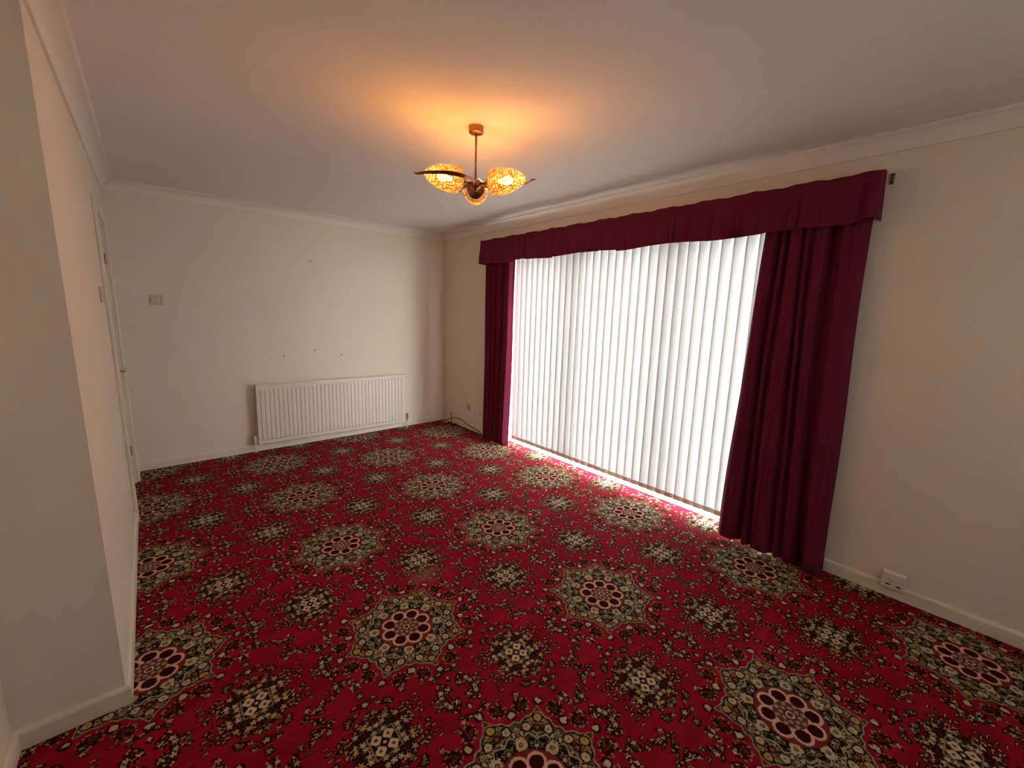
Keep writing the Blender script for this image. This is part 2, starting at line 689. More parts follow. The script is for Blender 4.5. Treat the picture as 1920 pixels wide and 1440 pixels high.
    col = mix(col, PINK, soft(qr, 0.006, 0.003))

    # --- ring of dark flowers and cream stars round each medallion
    def at(rr, aa):
        return hyp(fx - rr * math.cos(aa), fy - rr * math.sin(aa))
    mv = combine(fx, fy)
    d1 = at(0.284, math.radians(13))
    col = mix(col, DARK, soft(d1 + en * 0.03, 0.030, 0.006))
    vb = voro(mv, 75.0)
    fleck = soft(Ex(vb.outputs['Distance']), 0.30, 0.12)
    col = mix(col, (0.33, 0.23, 0.12), fleck * soft(d1, 0.036, 0.004) * soft(d1, 0.020, 0.004).one_minus())
    col = mix(col, RUST, fleck * soft(d1, 0.020, 0.004))
    d2 = at(0.250, PI / 8)
    col = mix(col, DARK, soft(d2, 0.021, 0.005))
    col = mix(col, CREAM, soft(d2 + en * 0.030, 0.0120, 0.004))
    d3 = at(0.300, 0.0)
    col = mix(col, DARK, soft(d3, 0.019, 0.005))
    col = mix(col, CREAM, soft(d3 + en * 0.030, 0.0110, 0.004))

    # --- medallion body: eight-pointed ogee star full of symmetric leaves
    s_ = (phi * (-8.0 / PI) + 1.0)
    Rstar = (s_ ** 2.2) * 0.056 + 0.217 + (phi * 32.0).cos() * 0.004
    de = r - Rstar
    va = voro(mv, 52.0)
    vc = voro(mv, 118.0)
    ca = N.new('ShaderNodeSeparateColor')
    LK.new(va.outputs['Color'], ca.inputs[0])
    cc = N.new('ShaderNodeSeparateColor')
    LK.new(vc.outputs['Color'], cc.inputs[0])
    body = ramp(Ex(ca.outputs[0]), [(0.0, BLK), (0.26, OLIVE), (0.42, (0.36, 0.27, 0.14)), (0.60, (0.09, 0.05, 0.025)),
                                    (0.70, GOLD), (0.78, (0.50, 0.38, 0.23)), (0.92, RUST)])
    body = mix(body, BLK, soft(Ex(va.outputs['Distance']), 0.42, 0.10).one_minus())
    scr = N.new('ShaderNodeTexNoise')
    scr.noise_dimensions = '2D'
    scr.inputs['Scale'].default_value = 62.0
    scr.inputs['Detail'].default_value = 0.6
    LK.new(mv, scr.inputs['Vector'])
    scroll = (Ex(scr.outputs['Fac']) - 0.5).abs()
    small = ramp(Ex(cc.outputs[0]), [(0.0, (0.52, 0.41, 0.25)), (0.45, (0.34, 0.27, 0.14)), (0.72, GOLD), (0.88, (0.45, 0.22, 0.14))])
    body = mix(body, BLK, soft(scroll, 0.085, 0.02) * 0.9)
    body = mix(body, small, soft(scroll, 0.042, 0.02) * 0.95)
    inside = soft(de, 0.0, 0.003)
    col = mix(col, body, inside)
    col = mix(col, BLK, soft(de, -0.003, 0.003) * soft(de, -0.0085, 0.003).one_minus() * 0.9)
    col = mix(col, SAGE, soft(de.abs(), 0.0035, 0.002))
    # rosettes in the points and shoulders
    for rr, aa, rad, cc_ in ((0.232, 0.0, 0.0135, GOLD), (0.198, 0.20, 0.014, CREAM), (0.196, 0.0, 0.010, RUST)):
        dd = at(rr, aa)
        col = mix(col, BLK, soft(dd + en * 0.01, rad + 0.006, 0.003))
        col = mix(col, cc_, soft(dd + en * 0.014, rad, 0.004))
        col = mix(col, OLIVE, soft(dd, rad * 0.35, 0.003))
    # inner scalloped band
    Rin = 0.163 + (phi * 16.0).cos() * -0.011 + (phi * 8.0).cos() * 0.006
    di = r - Rin
    col = mix(col, BLK, soft(di, 0.0, 0.003))
    col = mix(col, (0.36, 0.31, 0.23), soft(di.abs() - 0.001, 0.0026, 0.002))
    col = mix(col, (0.40, 0.33, 0.21), soft(scroll, 0.030, 0.02) * soft(di, -0.005, 0.003) * 0.85)
    d5 = at(0.139, PI / 8)
    col = mix(col, CREAM, soft(d5 + en * 0.026, 0.0205, 0.004))
    col = mix(col, (0.10, 0.08, 0.05), soft(d5 + en * 0.010, 0.009, 0.003))
    col = mix(col, SAGE, soft(d5, 0.004, 0.002))
    d6 = at(0.132, 0.0)
    col = mix(col, (0.42, 0.36, 0.26), soft(d6, 0.007, 0.003))
    # central eight-petal flower with a pink outline
    col = mix(col, RUST, soft(r + en * 0.008, 0.121, 0.003))
    dp = at(0.079, 0.0)
    petal = soft(dp, 0.0345, 0.003).max(soft(r, 0.076, 0.003))
    col = mix(col, PINK, petal)
    col = mix(col, (0.045, 0.004, 0.007), soft(dp * (1.0 + en * 0.3), 0.0245, 0.003))
    col = mix(col, (0.17, 0.035, 0.025), soft(r, 0.056, 0.003))
    d7 = at(0.047, 0.0)
    col = mix(col, (0.36, 0.25, 0.17), soft(d7, 0.0085, 0.003))
    d8 = at(0.030, PI / 8)
    col = mix(col, (0.33, 0.27, 0.18), soft(d8, 0.0075, 0.003))
    col = mix(col, (0.06, 0.015, 0.01), soft(r, 0.021, 0.003))
    col = mix(col, PINK, soft((r - 0.013).abs(), 0.003, 0.002))
    col = mix(col, RUST, soft(r, 0.007, 0.003))

    # --- a faded, worn spot
    wx = Ex(sx.outputs[0]) + 1.86
    wy = Ex(sx.outputs[1]) + 2.80
    wear_n = N.new('ShaderNodeTexNoise')
    wear_n.inputs['Scale'].default_value = 14
    wear_n.inputs['Detail'].default_value = 5
    LK.new(tc.outputs['Object'], wear_n.inputs['Vector'])
    wd = hyp(wx * 0.85, wy * 1.1) + (Ex(wear_n.outputs['Fac']) - 0.5) * 0.16
    col = mix(col, (0.30, 0.15, 0.10), soft(wd, 0.06, 0.10) * 0.5)

    # --- tuft speckle
    tn = N.new('ShaderNodeTexNoise')
    tn.inputs['Scale'].default_value = 420
    tn.inputs['Detail'].default_value = 2
    LK.new(tc.outputs['Object'], tn.inputs['Vector'])
    hs = N.new('ShaderNodeHueSaturation')
    LK.new(col, hs.inputs['Color'])
    LK.new((Ex(tn.outputs['Fac']) * 0.9 + 0.55).s, hs.inputs['Value'])
    LK.new(hs.outputs[0], b.inputs['Base Color'])
    b.inputs['Roughness'].default_value = 1.0
    b.inputs['Specular IOR Level'].default_value = 0.1
    b.inputs['Sheen Weight'].default_value = 0.0
    b.inputs['Sheen Roughness'].default_value = 0.6
    bp = N.new('ShaderNodeBump')
    bp.inputs['Strength'].default_value = 0.6
    bp.inputs['Distance'].default_value = 0.004
    LK.new(tn.outputs['Fac'], bp.inputs['Height'])
    LK.new(bp.outputs['Normal'], b.inputs['Normal'])
    return m


M_CARPET = carpet_mat()

# ------------------------------------------------------------------ room shell
XL, XA, YR, YF, H = -3.088, -3.36, -2.79, -6.2, 2.376
OY0, OY1, OZ = -1.25, -3.98, 2.06          # patio window opening
DY0, DY1, DZ = -0.29, -1.05, 2.00          # door opening


def struct(o):
    o['kind'] = 'structure'
    return o


fl = MB()
fl.box(-4.35, 0.10, YF - 0.2, 0.15, -0.06, 0.0)
struct(fl.build('floor', M_CARPET))
struct(MB().box(-4.35, 0.25, YF - 0.2, 0.15, H, H + 0.12).build('ceiling', M_CEIL))
struct(MB().box(-4.35, 0.25, 0.0, 0.15, 0.0, H).build('wall_back', M_WALL))
w = MB()
w.box(0.0, 0.25, OY0, 0.0, 0.0, H)
w.box(0.0, 0.25, YF - 0.2, OY1, 0.0, H)
w.box(0.0, 0.25, OY1, OY0, OZ, H)
struct(w.build('wall_right', M_WALL))
w = MB()
w.box(XL - 0.1, XL, DY0, 0.0, 0.0, H)
w.box(XL - 0.1, XL, YR + 0.1, DY1, 0.0, H)
w.box(XL - 0.1, XL, DY1, DY0, DZ, H)
struct(w.build('wall_left', M_WALL))
struct(MB().box(-4.35, XL, YR, YR + 0.1, 0.0, H).build('wall_left_return', M_WALL))
struct(MB().box(XA - 0.1, XA, YF, YR, 0.0, H).build('wall_left_near', M_WALL))
w = MB()
RX0, RX1, RZ0, RZ1 = -2.9, -0.5, 0.9, 2.1  # opening for the added fill window
w.box(XA - 0.1, RX0, YF - 0.2, YF, 0.0, H)
w.box(RX1, 0.0, YF - 0.2, YF, 0.0, H)
w.box(RX0, RX1, YF - 0.2, YF, 0.0, RZ0)
w.box(RX0, RX1, YF - 0.2, YF, RZ1, H)
struct(w.build('wall_front', M_WALL))
struct(MB().box(-4.35, -4.25, YR + 0.1, 0.0, 0.0, H).build('wall_hall', M_WALL))
struct(MB().box(0.25, 14.0, -14.0, 9.0, -0.20, -0.12).build('ground', M_GROUND))

# perimeter of the room (inner wall faces), counter-clockwise seen from above
PER = [(0.0, 0.0), (XL, 0.0), (XL, YR), (XA, YR), (XA, YF), (0.0, YF)]


def inner(i, d):
    """perimeter corner i moved d into the room"""
    n = len(PER)
    a, b_, c = Vector(PER[i - 1]), Vector(PER[i]), Vector(PER[(i + 1) % n])
    e1, e2 = (b_ - a).normalized(), (c - b_).normalized()
    n1, n2 = Vector((-e1.y, e1.x)), Vector((-e2.y, e2.x))
    return b_ + (n1 + n2) * (d / (1 + n1.dot(n2)))


def run(i, prof, name, t0=None, t1=None):
    """profile (d, z) swept along perimeter side i; t0/t1 cut the run at world coordinates (square ends)"""
    mb = MB()
    n = len(prof)
    vs = []
    for end, cut in ((i, t0), ((i + 1) % len(PER), t1)):
        for d, z in prof:
            p = inner(end, d)
            x, y = p.x, p.y
            if cut is not None:
                if abs(PER[i][0] - PER[(i + 1) % len(PER)][0]) < 1e-6:
                    y = cut
                else:
                    x = cut
            vs.append((x, y, z))
    fs = [(j, (j + 1) % n, n + (j + 1) % n, n + j) for j in range(n)]
    fs += [tuple(range(n))[::-1], tuple(range(n, 2 * n))]
    mb.add(vs, fs)
    return mb


cove = [(0.0, 2.298), (0.010, 2.298), (0.012, 2.309)]
for k in range(9):
    t = k / 8 * PI / 2
    cove.append((0.013 + 0.057 * (1 - math.cos(t)), 2.311 + 0.053 * math.sin(t)))
cove += [(0.072, 2.366), (0.080, 2.369), (0.080, H), (0.0, H)]
for i in range(6):
    o = run(i, cove, 'x').build('trim_%d' % (i + 1), M_COVE)
    fix_normals(o)
    smooth_by_angle(o, 30)
    struct(o)

bb = [(0.0, 0.0), (0.015, 0.0), (0.015, 0.058), (0.0125, 0.066), (0.007, 0.071), (0.0, 0.072)]
for nm, i, t0, t1 in (('baseboard_back', 0, None, None),
                      ('baseboard_left_far', 1, None, DY0 + 0.062),
                      ('baseboard_left', 1, DY1 - 0.062, None),
                      ('baseboard_left_return', 2, None, None),
                      ('baseboard_left_near', 3, None, None),
                      ('baseboard_front', 4, None, None),
                      ('baseboard_right_near', 5, None, OY1),
                      ('baseboard_right_far', 5, OY0, None)):
    o = run(i, bb, nm, t0, t1).build(nm, M_TRIM)
    fix_normals(o)
    struct(o)

# ------------------------------------------------------------------ patio window
win = struct(empty('window_1', (0.0, 0.0, 0.0)))
MB().bevbox(0.10, 0.23, OY1 + 0.001, OY0 - 0.001, 0.0, 0.022, 0.003).build('threshold', M_UPVC, win)
f = MB()
f.bevbox(0.15, 0.22, OY1 + 0.001, OY1 + 0.07, 0.022, OZ - 0.001, 0.004)
f.build('jamb', M_UPVC, win)
f = MB()
f.bevbox(0.15, 0.22, OY0 - 0.07, OY0 - 0.001, 0.022, OZ - 0.001, 0.004)
f.build('jamb', M_UPVC, win)
MB().bevbox(0.15, 0.22, OY1 + 0.07, OY0 - 0.07, OZ - 0.07, OZ - 0.001, 0.004).build('head', M_UPVC, win)
MB().bevbox(0.16, 0.22, OY1 + 0.07, OY0 - 0.07, 0.022, 0.085, 0.004).build('bottom_rail', M_UPVC, win)
for y in (-2.12, -3.09):
    MB().bevbox(0.15, 0.22, y - 0.065, y + 0.065, 0.085, OZ - 0.07, 0.004).build('mullion', M_UPVC, win)
for a, c in ((OY0 - 0.07, -2.055), (-2.185, -3.025), (-3.155, OY1 + 0.07)):
    MB().box(0.188, 0.194, c, a, 0.085, OZ - 0.07).build('pane', M_PANE, win)
MB().bevbox(0.128, 0.15, -2.135, -2.105, 0.95, 1.13, 0.004).build('handle', M_UPVC, win)

# added unseen window behind the camera: soft daylight fill through a drawn roller blind
fill_win = struct(empty('added_fill_window', ((RX0 + RX1) / 2, YF, RZ0)))
hwx, hz = (RX1 - RX0) / 2, RZ1 - RZ0
for x in (-hwx + 0.03, 0.0, hwx - 0.03):
    MB().bevbox(x - 0.029, x + 0.029, -0.17, -0.11, 0.06, hz - 0.06, 0.004).build('mullion', M_UPVC, fill_win)
MB().bevbox(-hwx + 0.001, hwx - 0.001, -0.17, -0.11, 0.001, 0.06, 0.004).build('bottom_rail', M_UPVC, fill_win)
MB().bevbox(-hwx + 0.001, hwx - 0.001, -0.17, -0.11, hz - 0.06, hz - 0.001, 0.004).build('head', M_UPVC, fill_win)
for a, c in ((-hwx + 0.059, -0.029), (0.029, hwx - 0.059)):
    MB().box(a, c, -0.143, -0.137, 0.06, hz - 0.06).build('pane', M_PANE, fill_win)
MB().grid(lambda u, v: (-hwx + 0.012 + u * (2 * hwx - 0.024), -0.045, 0.02 + v * (hz - 0.06)), 2, 2).build('fill_roller_blind', M_FILL_ROLLER, fill_win)
MB().lathe([(-hwx + 0.01, 0.018), (hwx - 0.01, 0.018)], 16, 'x', (0, -0.045, hz - 0.022)).build('fill_roller_tube', M_UPVC, fill_win)
MB().bevbox(-hwx - 0.03, hwx + 0.03, -0.10, 0.035, -0.022, 0.001, 0.004).build('fill_window_board', M_TRIM, fill_win)

# ------------------------------------------------------------------ door in the left wall
door = struct(empty('door_1', (XL, (DY0 + DY1) / 2, 0.0)))
yc = (DY0 + DY1) / 2
hw = (DY0 - DY1) / 2
a = MB()
for s in (-1, 1):
    a.bevbox(0.0, 0.018, s * hw, s * (hw + 0.062), 0.0, DZ + 0.062, 0.004)
a.bevbox(0.0, 0.018, -hw, hw, DZ, DZ + 0.062, 0.004)
a.build('architrave', M_TRIM, door)
a = MB()
for s in (-1, 1):
    a.box(-0.1, 0.0, s * (hw - 0.022), s * hw, 0.0, DZ)
a.box(-0.1, 0.0, -hw + 0.022, hw - 0.022, DZ - 0.022, DZ)
a.build('door_lining', M_TRIM, door)
leaf = MB()
W2 = hw - 0.025
X0d, X1d = -0.055, -0.018
leaf.bevbox(X0d, X1d, -W2, -W2 + 0.105, 0.008, DZ - 0.026, 0.003)
leaf.bevbox(X0d, X1d, W2 - 0.105, W2, 0.008, DZ - 0.026, 0.003)
leaf.box(X0d, X1d, -W2 + 0.105, W2 - 0.105, 0.008, 0.20)
leaf.box(X0d, X1d, -W2 + 0.105, W2 - 0.105, 0.86, 0.98)
leaf.box(X0d, X1d, -W2 + 0.105, W2 - 0.105, DZ - 0.13, DZ - 0.026)
leaf_o = leaf.build('door_leaf', M_TRIM, door)
MB().bevbox(-0.043, -0.027, -W2 + 0.10, W2 - 0.10, 0.19, 0.87, 0.006).build('lower_panel', M_TRIM, leaf_o)
MB().box(-0.040, -0.034, -W2 + 0.10, W2 - 0.10, 0.97, DZ - 0.12).build('pane', M_OBSC, leaf_o)
bd = MB()
for y in (-W2 + 0.105, W2 - 0.118):
    bd.bevbox(-0.034, -0.014, y, y + 0.013, 0.98, DZ - 0.13, 0.003)
for z in (0.98, DZ - 0.143):
    bd.bevbox(-0.034, -0.014, -W2 + 0.105, W2 - 0.105, z, z + 0.013, 0.003)
bd.build('glazing_bead', M_TRIM, leaf_o)
h = MB()
h.bevbox(-0.018, -0.012, -W2 + 0.035, -W2 + 0.075, 0.92, 1.07, 0.002)
h.tube([(-0.014, -W2 + 0.055, 1.0), (0.028, -W2 + 0.055, 1.0), (0.036, -W2 + 0.062, 1.0), (0.038, -W2 + 0.085, 1.0), (0.038, -W2 + 0.165, 0.998)], 0.0085, 12)
h.build('door_handle', M_CHROME, leaf_o)
for z in (0.24, 1.72):
    MB().lathe([(z, 0.006), (z + 0.075, 0.006)], 10, 'z', (-0.012, W2 + 0.003, 0)).build('hinge', M_STEEL, leaf_o)

# ------------------------------------------------------------------ vertical blind
blind = empty('vertical_blind', (0.045, (OY0 + OY1) / 2, 0.0))
tag(blind, 'white vertical vane blind drawn across the patio window', 'blind')
by0 = blind.location.y
MB().bevbox(-0.022, 0.022, OY1 + 0.02 - by0, OY0 - 0.02 - by0, 2.005, 2.045, 0.004).build('headrail', M_UPVC, blind)
PITCH, VW = 0.0766, 0.089
VANE_TILT = 9.5
ys = []
k = 0
y = -1.42 + 0.5 * PITCH
while y - VW / 2 > OY1 + 0.015:
    ys.append(y)
    y -= PITCH


def vane_mesh():
    mb = MB()
    n = 4
    vs, fs = [], []
    for i in range(n + 1):
        q = -VW / 2 + VW * i / n
        bow = 0.0022 * (1 - (2 * q / VW) ** 2)
        for z in (0.066, 0.101, 1.0, 2.0):
            vs.append((bow, q, z))
    for i in range(n):
        for j in range(3):
            fs.append((i * 4 + j, (i + 1) * 4 + j, (i + 1) * 4 + j + 1, i * 4 + j + 1))
    mb.add(vs, fs)
    return mb.mesh('vane', M_VANE, True)


vm = vane_mesh()
wb = MB()
wb.bevbox(-0.0022, 0.0030, -VW / 2 + 0.001, VW / 2 - 0.001, 0.064, 0.101, 0.0008)
wm = wb.mesh('bottom_weight', M_AGED)
hk = MB()
hk.box(-0.004, 0.004, -0.012, 0.012, 1.985, 2.008)
hm = hk.mesh('hanger', M_UPVC)
for y in ys:
    v = bpy.data.objects.new('vane', vm)
    COL.objects.link(v)
    v.parent = blind
    v.location = (0, y - by0, 0)
    v.rotation_euler = (0, 0, math.radians(VANE_TILT) + rnd.uniform(-0.03, 0.03))
    for me, nm in ((wm, 'bottom_weight'), (hm, 'hanger')):
        c = bpy.data.objects.new(nm, me)
        COL.objects.link(c)
        c.parent = v
ch = MB()
for side in (-1, 1):
    for a, c in zip(ys[:-1], ys[1:]):
        pts = []
        for q in range(7):
            t = q / 6
            pts.append((side * 0.009, a + (c - a) * t - by0, 0.092 - 0.018 * 4 * t * (1 - t)))
        ch.tube(pts, 0.0011, 5)
ch.build('link_chain', M_PLASTIC, blind)

# ------------------------------------------------------------------ curtains
def smoothstep(t):
    return t * t * (3 - 2 * t)


def curtain(name, y_top, y_bot, knots, z_top, z_bot, label, xc):
    """knots: (t at top, t at bottom, depth into the room) from far edge to near edge"""
    def fn(u, v):
        ks = [((kt + (kb - kt) * (1 - v)), d) for kt, kb, d in knots]
        d = ks[-1][1]
        for (a, da), (c, dc) in zip(ks[:-1], ks[1:]):
            if u <= c:
                d = da + (dc - da) * smoothstep((u - a) / max(c - a, 1e-5))
                break
        y0 = y_bot[0] + (y_top[0] - y_bot[0]) * v ** 1.3
        y1 = y_bot[1] + (y_top[1] - y_bot[1]) * v ** 0.8
        fine = 0.0025 * math.sin(u * 61 + 3 * v) + 0.0015 * math.sin(u * 127 - 5 * v)
        amp = 0.90 + 0.35 * (1 - v)
        x = xc - d * amp - fine
        yy = y0 + (y1 - y0) * u + 0.004 * math.sin(9 * v + 14 * u)
        return (x, yy, z_bot + (z_top - z_bot) * v + (0.004 * math.sin(u * 17) if v == 0 else 0))
    o = MB().grid(fn, 150, 40).build(name, M_VELVET, None, True)
    md = o.modifiers.new('thickness', 'SOLIDIFY')
    md.thickness = 0.004
    md.offset = 0.0
    tag(o, label, 'curtain', 'burgundy curtain pair at the patio window')
    return o


kn_r = [(0.0, 0.0, 0.010), (0.05, 0.07, 0.055), (0.11, 0.16, 0.050), (0.16, 0.235, 0.000), (0.20, 0.285, 0.048), (0.25, 0.33, 0.012),
        (0.29, 0.38, 0.052), (0.36, 0.50, 0.056), (0.40, 0.56, 0.010), (0.44, 0.60, 0.048), (0.49, 0.645, 0.014), (0.53, 0.69, 0.052), (0.60, 0.725, 0.044),
        (0.67, 0.775, -0.012), (0.73, 0.82, 0.000), (0.79, 0.865, 0.058), (0.92, 0.95, 0.054), (1.0, 1.0, 0.006)]
curtain('curtain', (-3.715, -4.190), (-3.645, -4.240), kn_r, 2.15, 0.010,
        'wide burgundy velvet curtain hanging beside the bare right wall, nearest the camera', -0.055)
kn_l = [(0.0, 0.0, 0.010), (0.08, 0.07, 0.050), (0.18, 0.20, 0.046), (0.27, 0.30, 0.012), (0.36, 0.38, 0.050), (0.44, 0.44, 0.008), (0.52, 0.50, 0.046),
        (0.60, 0.57, 0.040), (0.67, 0.66, -0.006), (0.76, 0.74, 0.048), (0.90, 0.90, 0.056), (1.0, 1.0, 0.010)]
curtain('curtain', (-0.965, -1.440), (-0.985, -1.400), kn_l, 2.15, 0.012,
        'narrow burgundy velvet curtain by the far corner sockets', -0.052)

# curtain rail behind the valance
rail = empty('curtain_rail', (-0.07, -2.59, 2.165))
tag(rail, 'white curtain rail with a steel wall bracket at the end of the valance', 'curtain rail')
MB().bevbox(-0.009, 0.009, -1.585, 1.60, -0.012, 0.012, 0.003).build('track', M_PLASTIC, rail)
for y in (-1.56, -0.8, 0.0, 0.8, 1.57):
    b_ = MB()
    b_.bevbox(0.064, 0.0695, y - 0.012, y + 0.012, -0.028, 0.034, 0.002)
    b_.bevbox(0.005, 0.066, y - 0.007, y + 0.007, 0.004, 0.010, 0.002)
    b_.build('bracket', M_STEEL, rail)
b_ = MB()
b_.bevbox(0.064, 0.0695, -1.652, -1.634, -0.020, 0.034, 0.002)
b_.bevbox(0.050, 0.064, -1.650, -1.642, 0.000, 0.016, 0.002)
b_.build('end_bracket', M_STEEL, rail)
for z in (0.026, -0.012):
    MB().lathe([(0.0600, 0.0035), (0.0635, 0.0050)], 10, 'x', (0, -1.643, z)).build('screw', M_BLACK, rail)

# ------------------------------------------------------------------ gathered valance
V0, V1, VX = -0.935, -4.205, -0.128
RET = 0.105
LEN = (V0 - V1) + 2 * RET
wv = random.Random(21)
peaks = []
q = -0.03
while q < LEN + 0.05:
    peaks.append((q, wv.uniform(0.4, 1.0)))
    q += wv.choice((0.035, 0.05, 0.075, 0.11, 0.15, 0.17)) * wv.uniform(0.85, 1.15)


def gather(s):
    for (a, ha), (c, hc) in zip(peaks[:-1], peaks[1:]):
        if a <= s <= c:
            t = (s - a) / (c - a)
            return (ha + (hc - ha) * t) * abs(math.sin(PI * t)) ** 0.6
    return 0.0


pl_jump = [wv.uniform(-1, 1) for _ in range(200)]


def valance_fn(u, v):
    s = u * LEN
    # path: wall -> far corner -> along -> near corner -> wall
    if s < RET:
        x, y, nx, ny = -(s / RET) * (-VX - 0.02) - 0.02, V0, 0, 1
    elif s > LEN - RET:
        t = (LEN - s) / RET
        x, y, nx, ny = -t * (-VX - 0.004) - 0.004, V1, 0, -1
    else:
        x, y, nx, ny = VX, V0 - (s - RET), -1, 0
    g = gather(s)
    flare = (1 - v)
    amp = 0.003 + 0.034 * min(1.0, max(0.0, (0.82 - v) / 0.6))
    off = amp * g + 0.010 * flare + 0.0007 * math.sin(s * 150 + 2 * v)
    x += nx * off
    y += ny * off
    k = int(s / 0.17)
    hem = 1.943 + 0.006 * math.sin(s * 9.0) + 0.006 * pl_jump[k] + 0.006 * (1 - g)
    if s > LEN - RET - 0.10:
        hem += 0.022 * smoothstep(min(1, (s - (LEN - RET - 0.10)) / 0.10))
    top = 2.190 + 0.0035 * math.sin(s * 23) + 0.002 * math.sin(s * 61)
    if s > LEN - RET:
        top += 0.034 * (1 - (LEN - s) / RET)
    if s < RET:
        top += 0.02 * (1 - s / RET)
    return (x, y, hem + (top - hem) * v)


val = MB().grid(valance_fn, 900, 14).build('valance', M_VELVET, None, True)
md = val.modifiers.new('thickness', 'SOLIDIFY')
md.thickness = 0.004
md.offset = 0.0
tag(val, 'gathered burgundy velvet valance across the top of the patio window', 'valance')

# ------------------------------------------------------------------ radiator
rx0, rx1, rz0, rz1 = -0.79, 0.79, 0.0, 0.60
rad = empty('radiator', (-1.395, 0.0, 0.078))
rad.rotation_euler = (0, math.radians(0.55), 0)
tag(rad, 'long white panel radiator with vertical ribs under the bare back wall', 'radiator')
p = MB()
p.bevbox(rx0, rx1, -0.090, -0.058, rz0, rz1, 0.006)
nrib = 38
for i in range(nrib):
    c = rx0 + 0.030 + (rx1 - rx0 - 0.060) * (i + 0.5) / nrib
    hw_, hi = 0.0155, 0.0115
    z0, z1 = rz0 + 0.036, rz1 - 0.036
    yb, yf = -0.0895, -0.0985
    vs = [(c - hw_, yb, z0), (c + hw_, yb, z0), (c + hw_, yb, z1), (c - hw_, yb, z1),
          (c - hi, yf, z0 + 0.014), (c + hi, yf, z0 + 0.014), (c + hi, yf, z1 - 0.014), (c - hi, yf, z1 - 0.014)]
    p.add(vs, [(4, 5, 6, 7), (0, 1, 5, 4), (1, 2, 6, 5), (2, 3, 7, 6), (3, 0, 4, 7)])
p.build('panel', M_RAD, rad)
cf = MB()
nf = 54
for i in range(nf):
    c = rx0 + 0.05 + (rx1 - rx0 - 0.1) * i / (nf - 1)
    cf.box(c - 0.006, c + 0.006, -0.058, -0.024, 0.05, 0.55)
cf.build('convector_fins', M_RAD, rad)
for x in (rx0 + 0.18, rx1 - 0.18):
    MB().box(x - 0.015, x + 0.015, -0.024, -0.001, 0.08, 0.52).build('wall_bracket', M_STEEL, rad)
vl = MB()
vl.lathe([(-0.078, 0.0075), (0.045, 0.0075)], 12, 'z', (rx0 - 0.028, -0.070, 0))
vl.build('pipe', M_RAD, rad)
vl = MB()
vl.lathe([(0.018, 0.011), (0.050, 0.012), (0.055, 0.015), (0.082, 0.014), (0.088, 0.008)], 14, 'z', (rx0 - 0.028, -0.070, 0))
vl.lathe([(rx0 - 0.028, 0.008), (rx0 - 0.006, 0.008), (rx0 - 0.006, 0.013), (rx0 + 0.001, 0.013)], 12, 'x', (0, -0.070, 0.034))
vl.build('lockshield_valve', M_PLASTIC, rad)
vl = MB()
vl.lathe([(-0.074, 0.0075), (0.030, 0.0075)], 12, 'z', (rx1 + 0.026, -0.066, 0))
vl.build('pipe', M_RAD, rad)
vl = MB()
vl.lathe([(0.012, 0.010), (0.040, 0.010), (0.042, 0.0145), (0.100, 0.0165), (0.106, 0.012)], 14, 'z', (rx1 + 0.026, -0.066, 0))
vl.lathe([(rx1 - 0.001, 0.011), (rx1 + 0.020, 0.009)], 12, 'x', (0, -0.066, 0.026))
vl.build('thermostat_valve', M_GREYP, rad)

# ------------------------------------------------------------------ pendant light
LX, LY, LZ = -1.553, -2.808, 2.104
lamp = empty('pendant_light', (LX, LY, H))
tag(lamp, 'bronze three-arm ceiling light with amber cut-glass shades, lit', 'ceiling light')
zz = LZ - H
MB().lathe([(-0.0005, 0.037), (-0.022, 0.038), (-0.029, 0.036), (-0.031, 0.030), (-0.032, 0.0)], 32).build('canopy', M_COPPER, lamp, True)
smooth_by_angle(bpy.data.objects['canopy'], 40)
MB().tube([(0, 0, -0.030), (0, 0, zz + 0.030)], 0.0052, 12).build('rod', M_COPPER, lamp, True)
hb = MB().lathe([(zz + 0.034, 0.0), (zz + 0.033, 0.007), (zz + 0.022, 0.009), (zz + 0.020, 0.024), (zz + 0.010, 0.030), (zz - 0.010, 0.030),
                 (zz - 0.018, 0.024), (zz - 0.024, 0.012), (zz - 0.033, 0.008), (zz - 0.038, 0.0)], 28).build('hub', M_COPPER, lamp, True)


def bez(pts, n):
    out = []
    P = [Vector(q) for q in pts]
    P = [P[0] * 2 - P[1]] + P + [P[-1] * 2 - P[-2]]
    for i in range(1, len(P) - 2):
        for k in range(n):
            t = k / n
            a, b_, c, d = P[i - 1], P[i], P[i + 1], P[i + 2]
            out.append(0.5 * ((2 * b_) + (c - a) * t + (2 * a - 5 * b_ + 4 * c - d) * t * t + (3 * b_ - a - 3 * c + d) * t ** 3))
    out.append(P[-2])
    return out


def strip(path, wd, th):
    """flat strip (wd across, th thick) along a path"""
    mb = MB()
    vs, fs = [], []
    n = len(path)
    for i, p_ in enumerate(path):
        d = (path[min(i + 1, n - 1)] - path[max(i - 1, 0)]).normalized()
        s_ = Vector((-d.y, d.x, 0)).normalized()
        w_ = wd * (0.55 + 0.45 * math.sin(PI * min(1, 0.15 + 0.85 * i / n)))
        tilt = 0.95
        a_ = s_ * math.cos(tilt) + Vector((0, 0, 1)) * math.sin(tilt)
        b_ = d.cross(a_)
        for e, g in ((1, 1), (-1, 1), (-1, -1), (1, -1)):
            vs.append(p_ + a_ * (e * w_ / 2) + b_ * (g * th / 2))
    for i in range(n - 1):
        for j in range(4):
            k = (j + 1) % 4
            fs.append((i * 4 + j, i * 4 + k, (i + 1) * 4 + k, (i + 1) * 4 + j))
    fs += [(3, 2, 1, 0), tuple((n - 1) * 4 + j for j in range(4))]
    mb.add(vs, fs)
    return mb


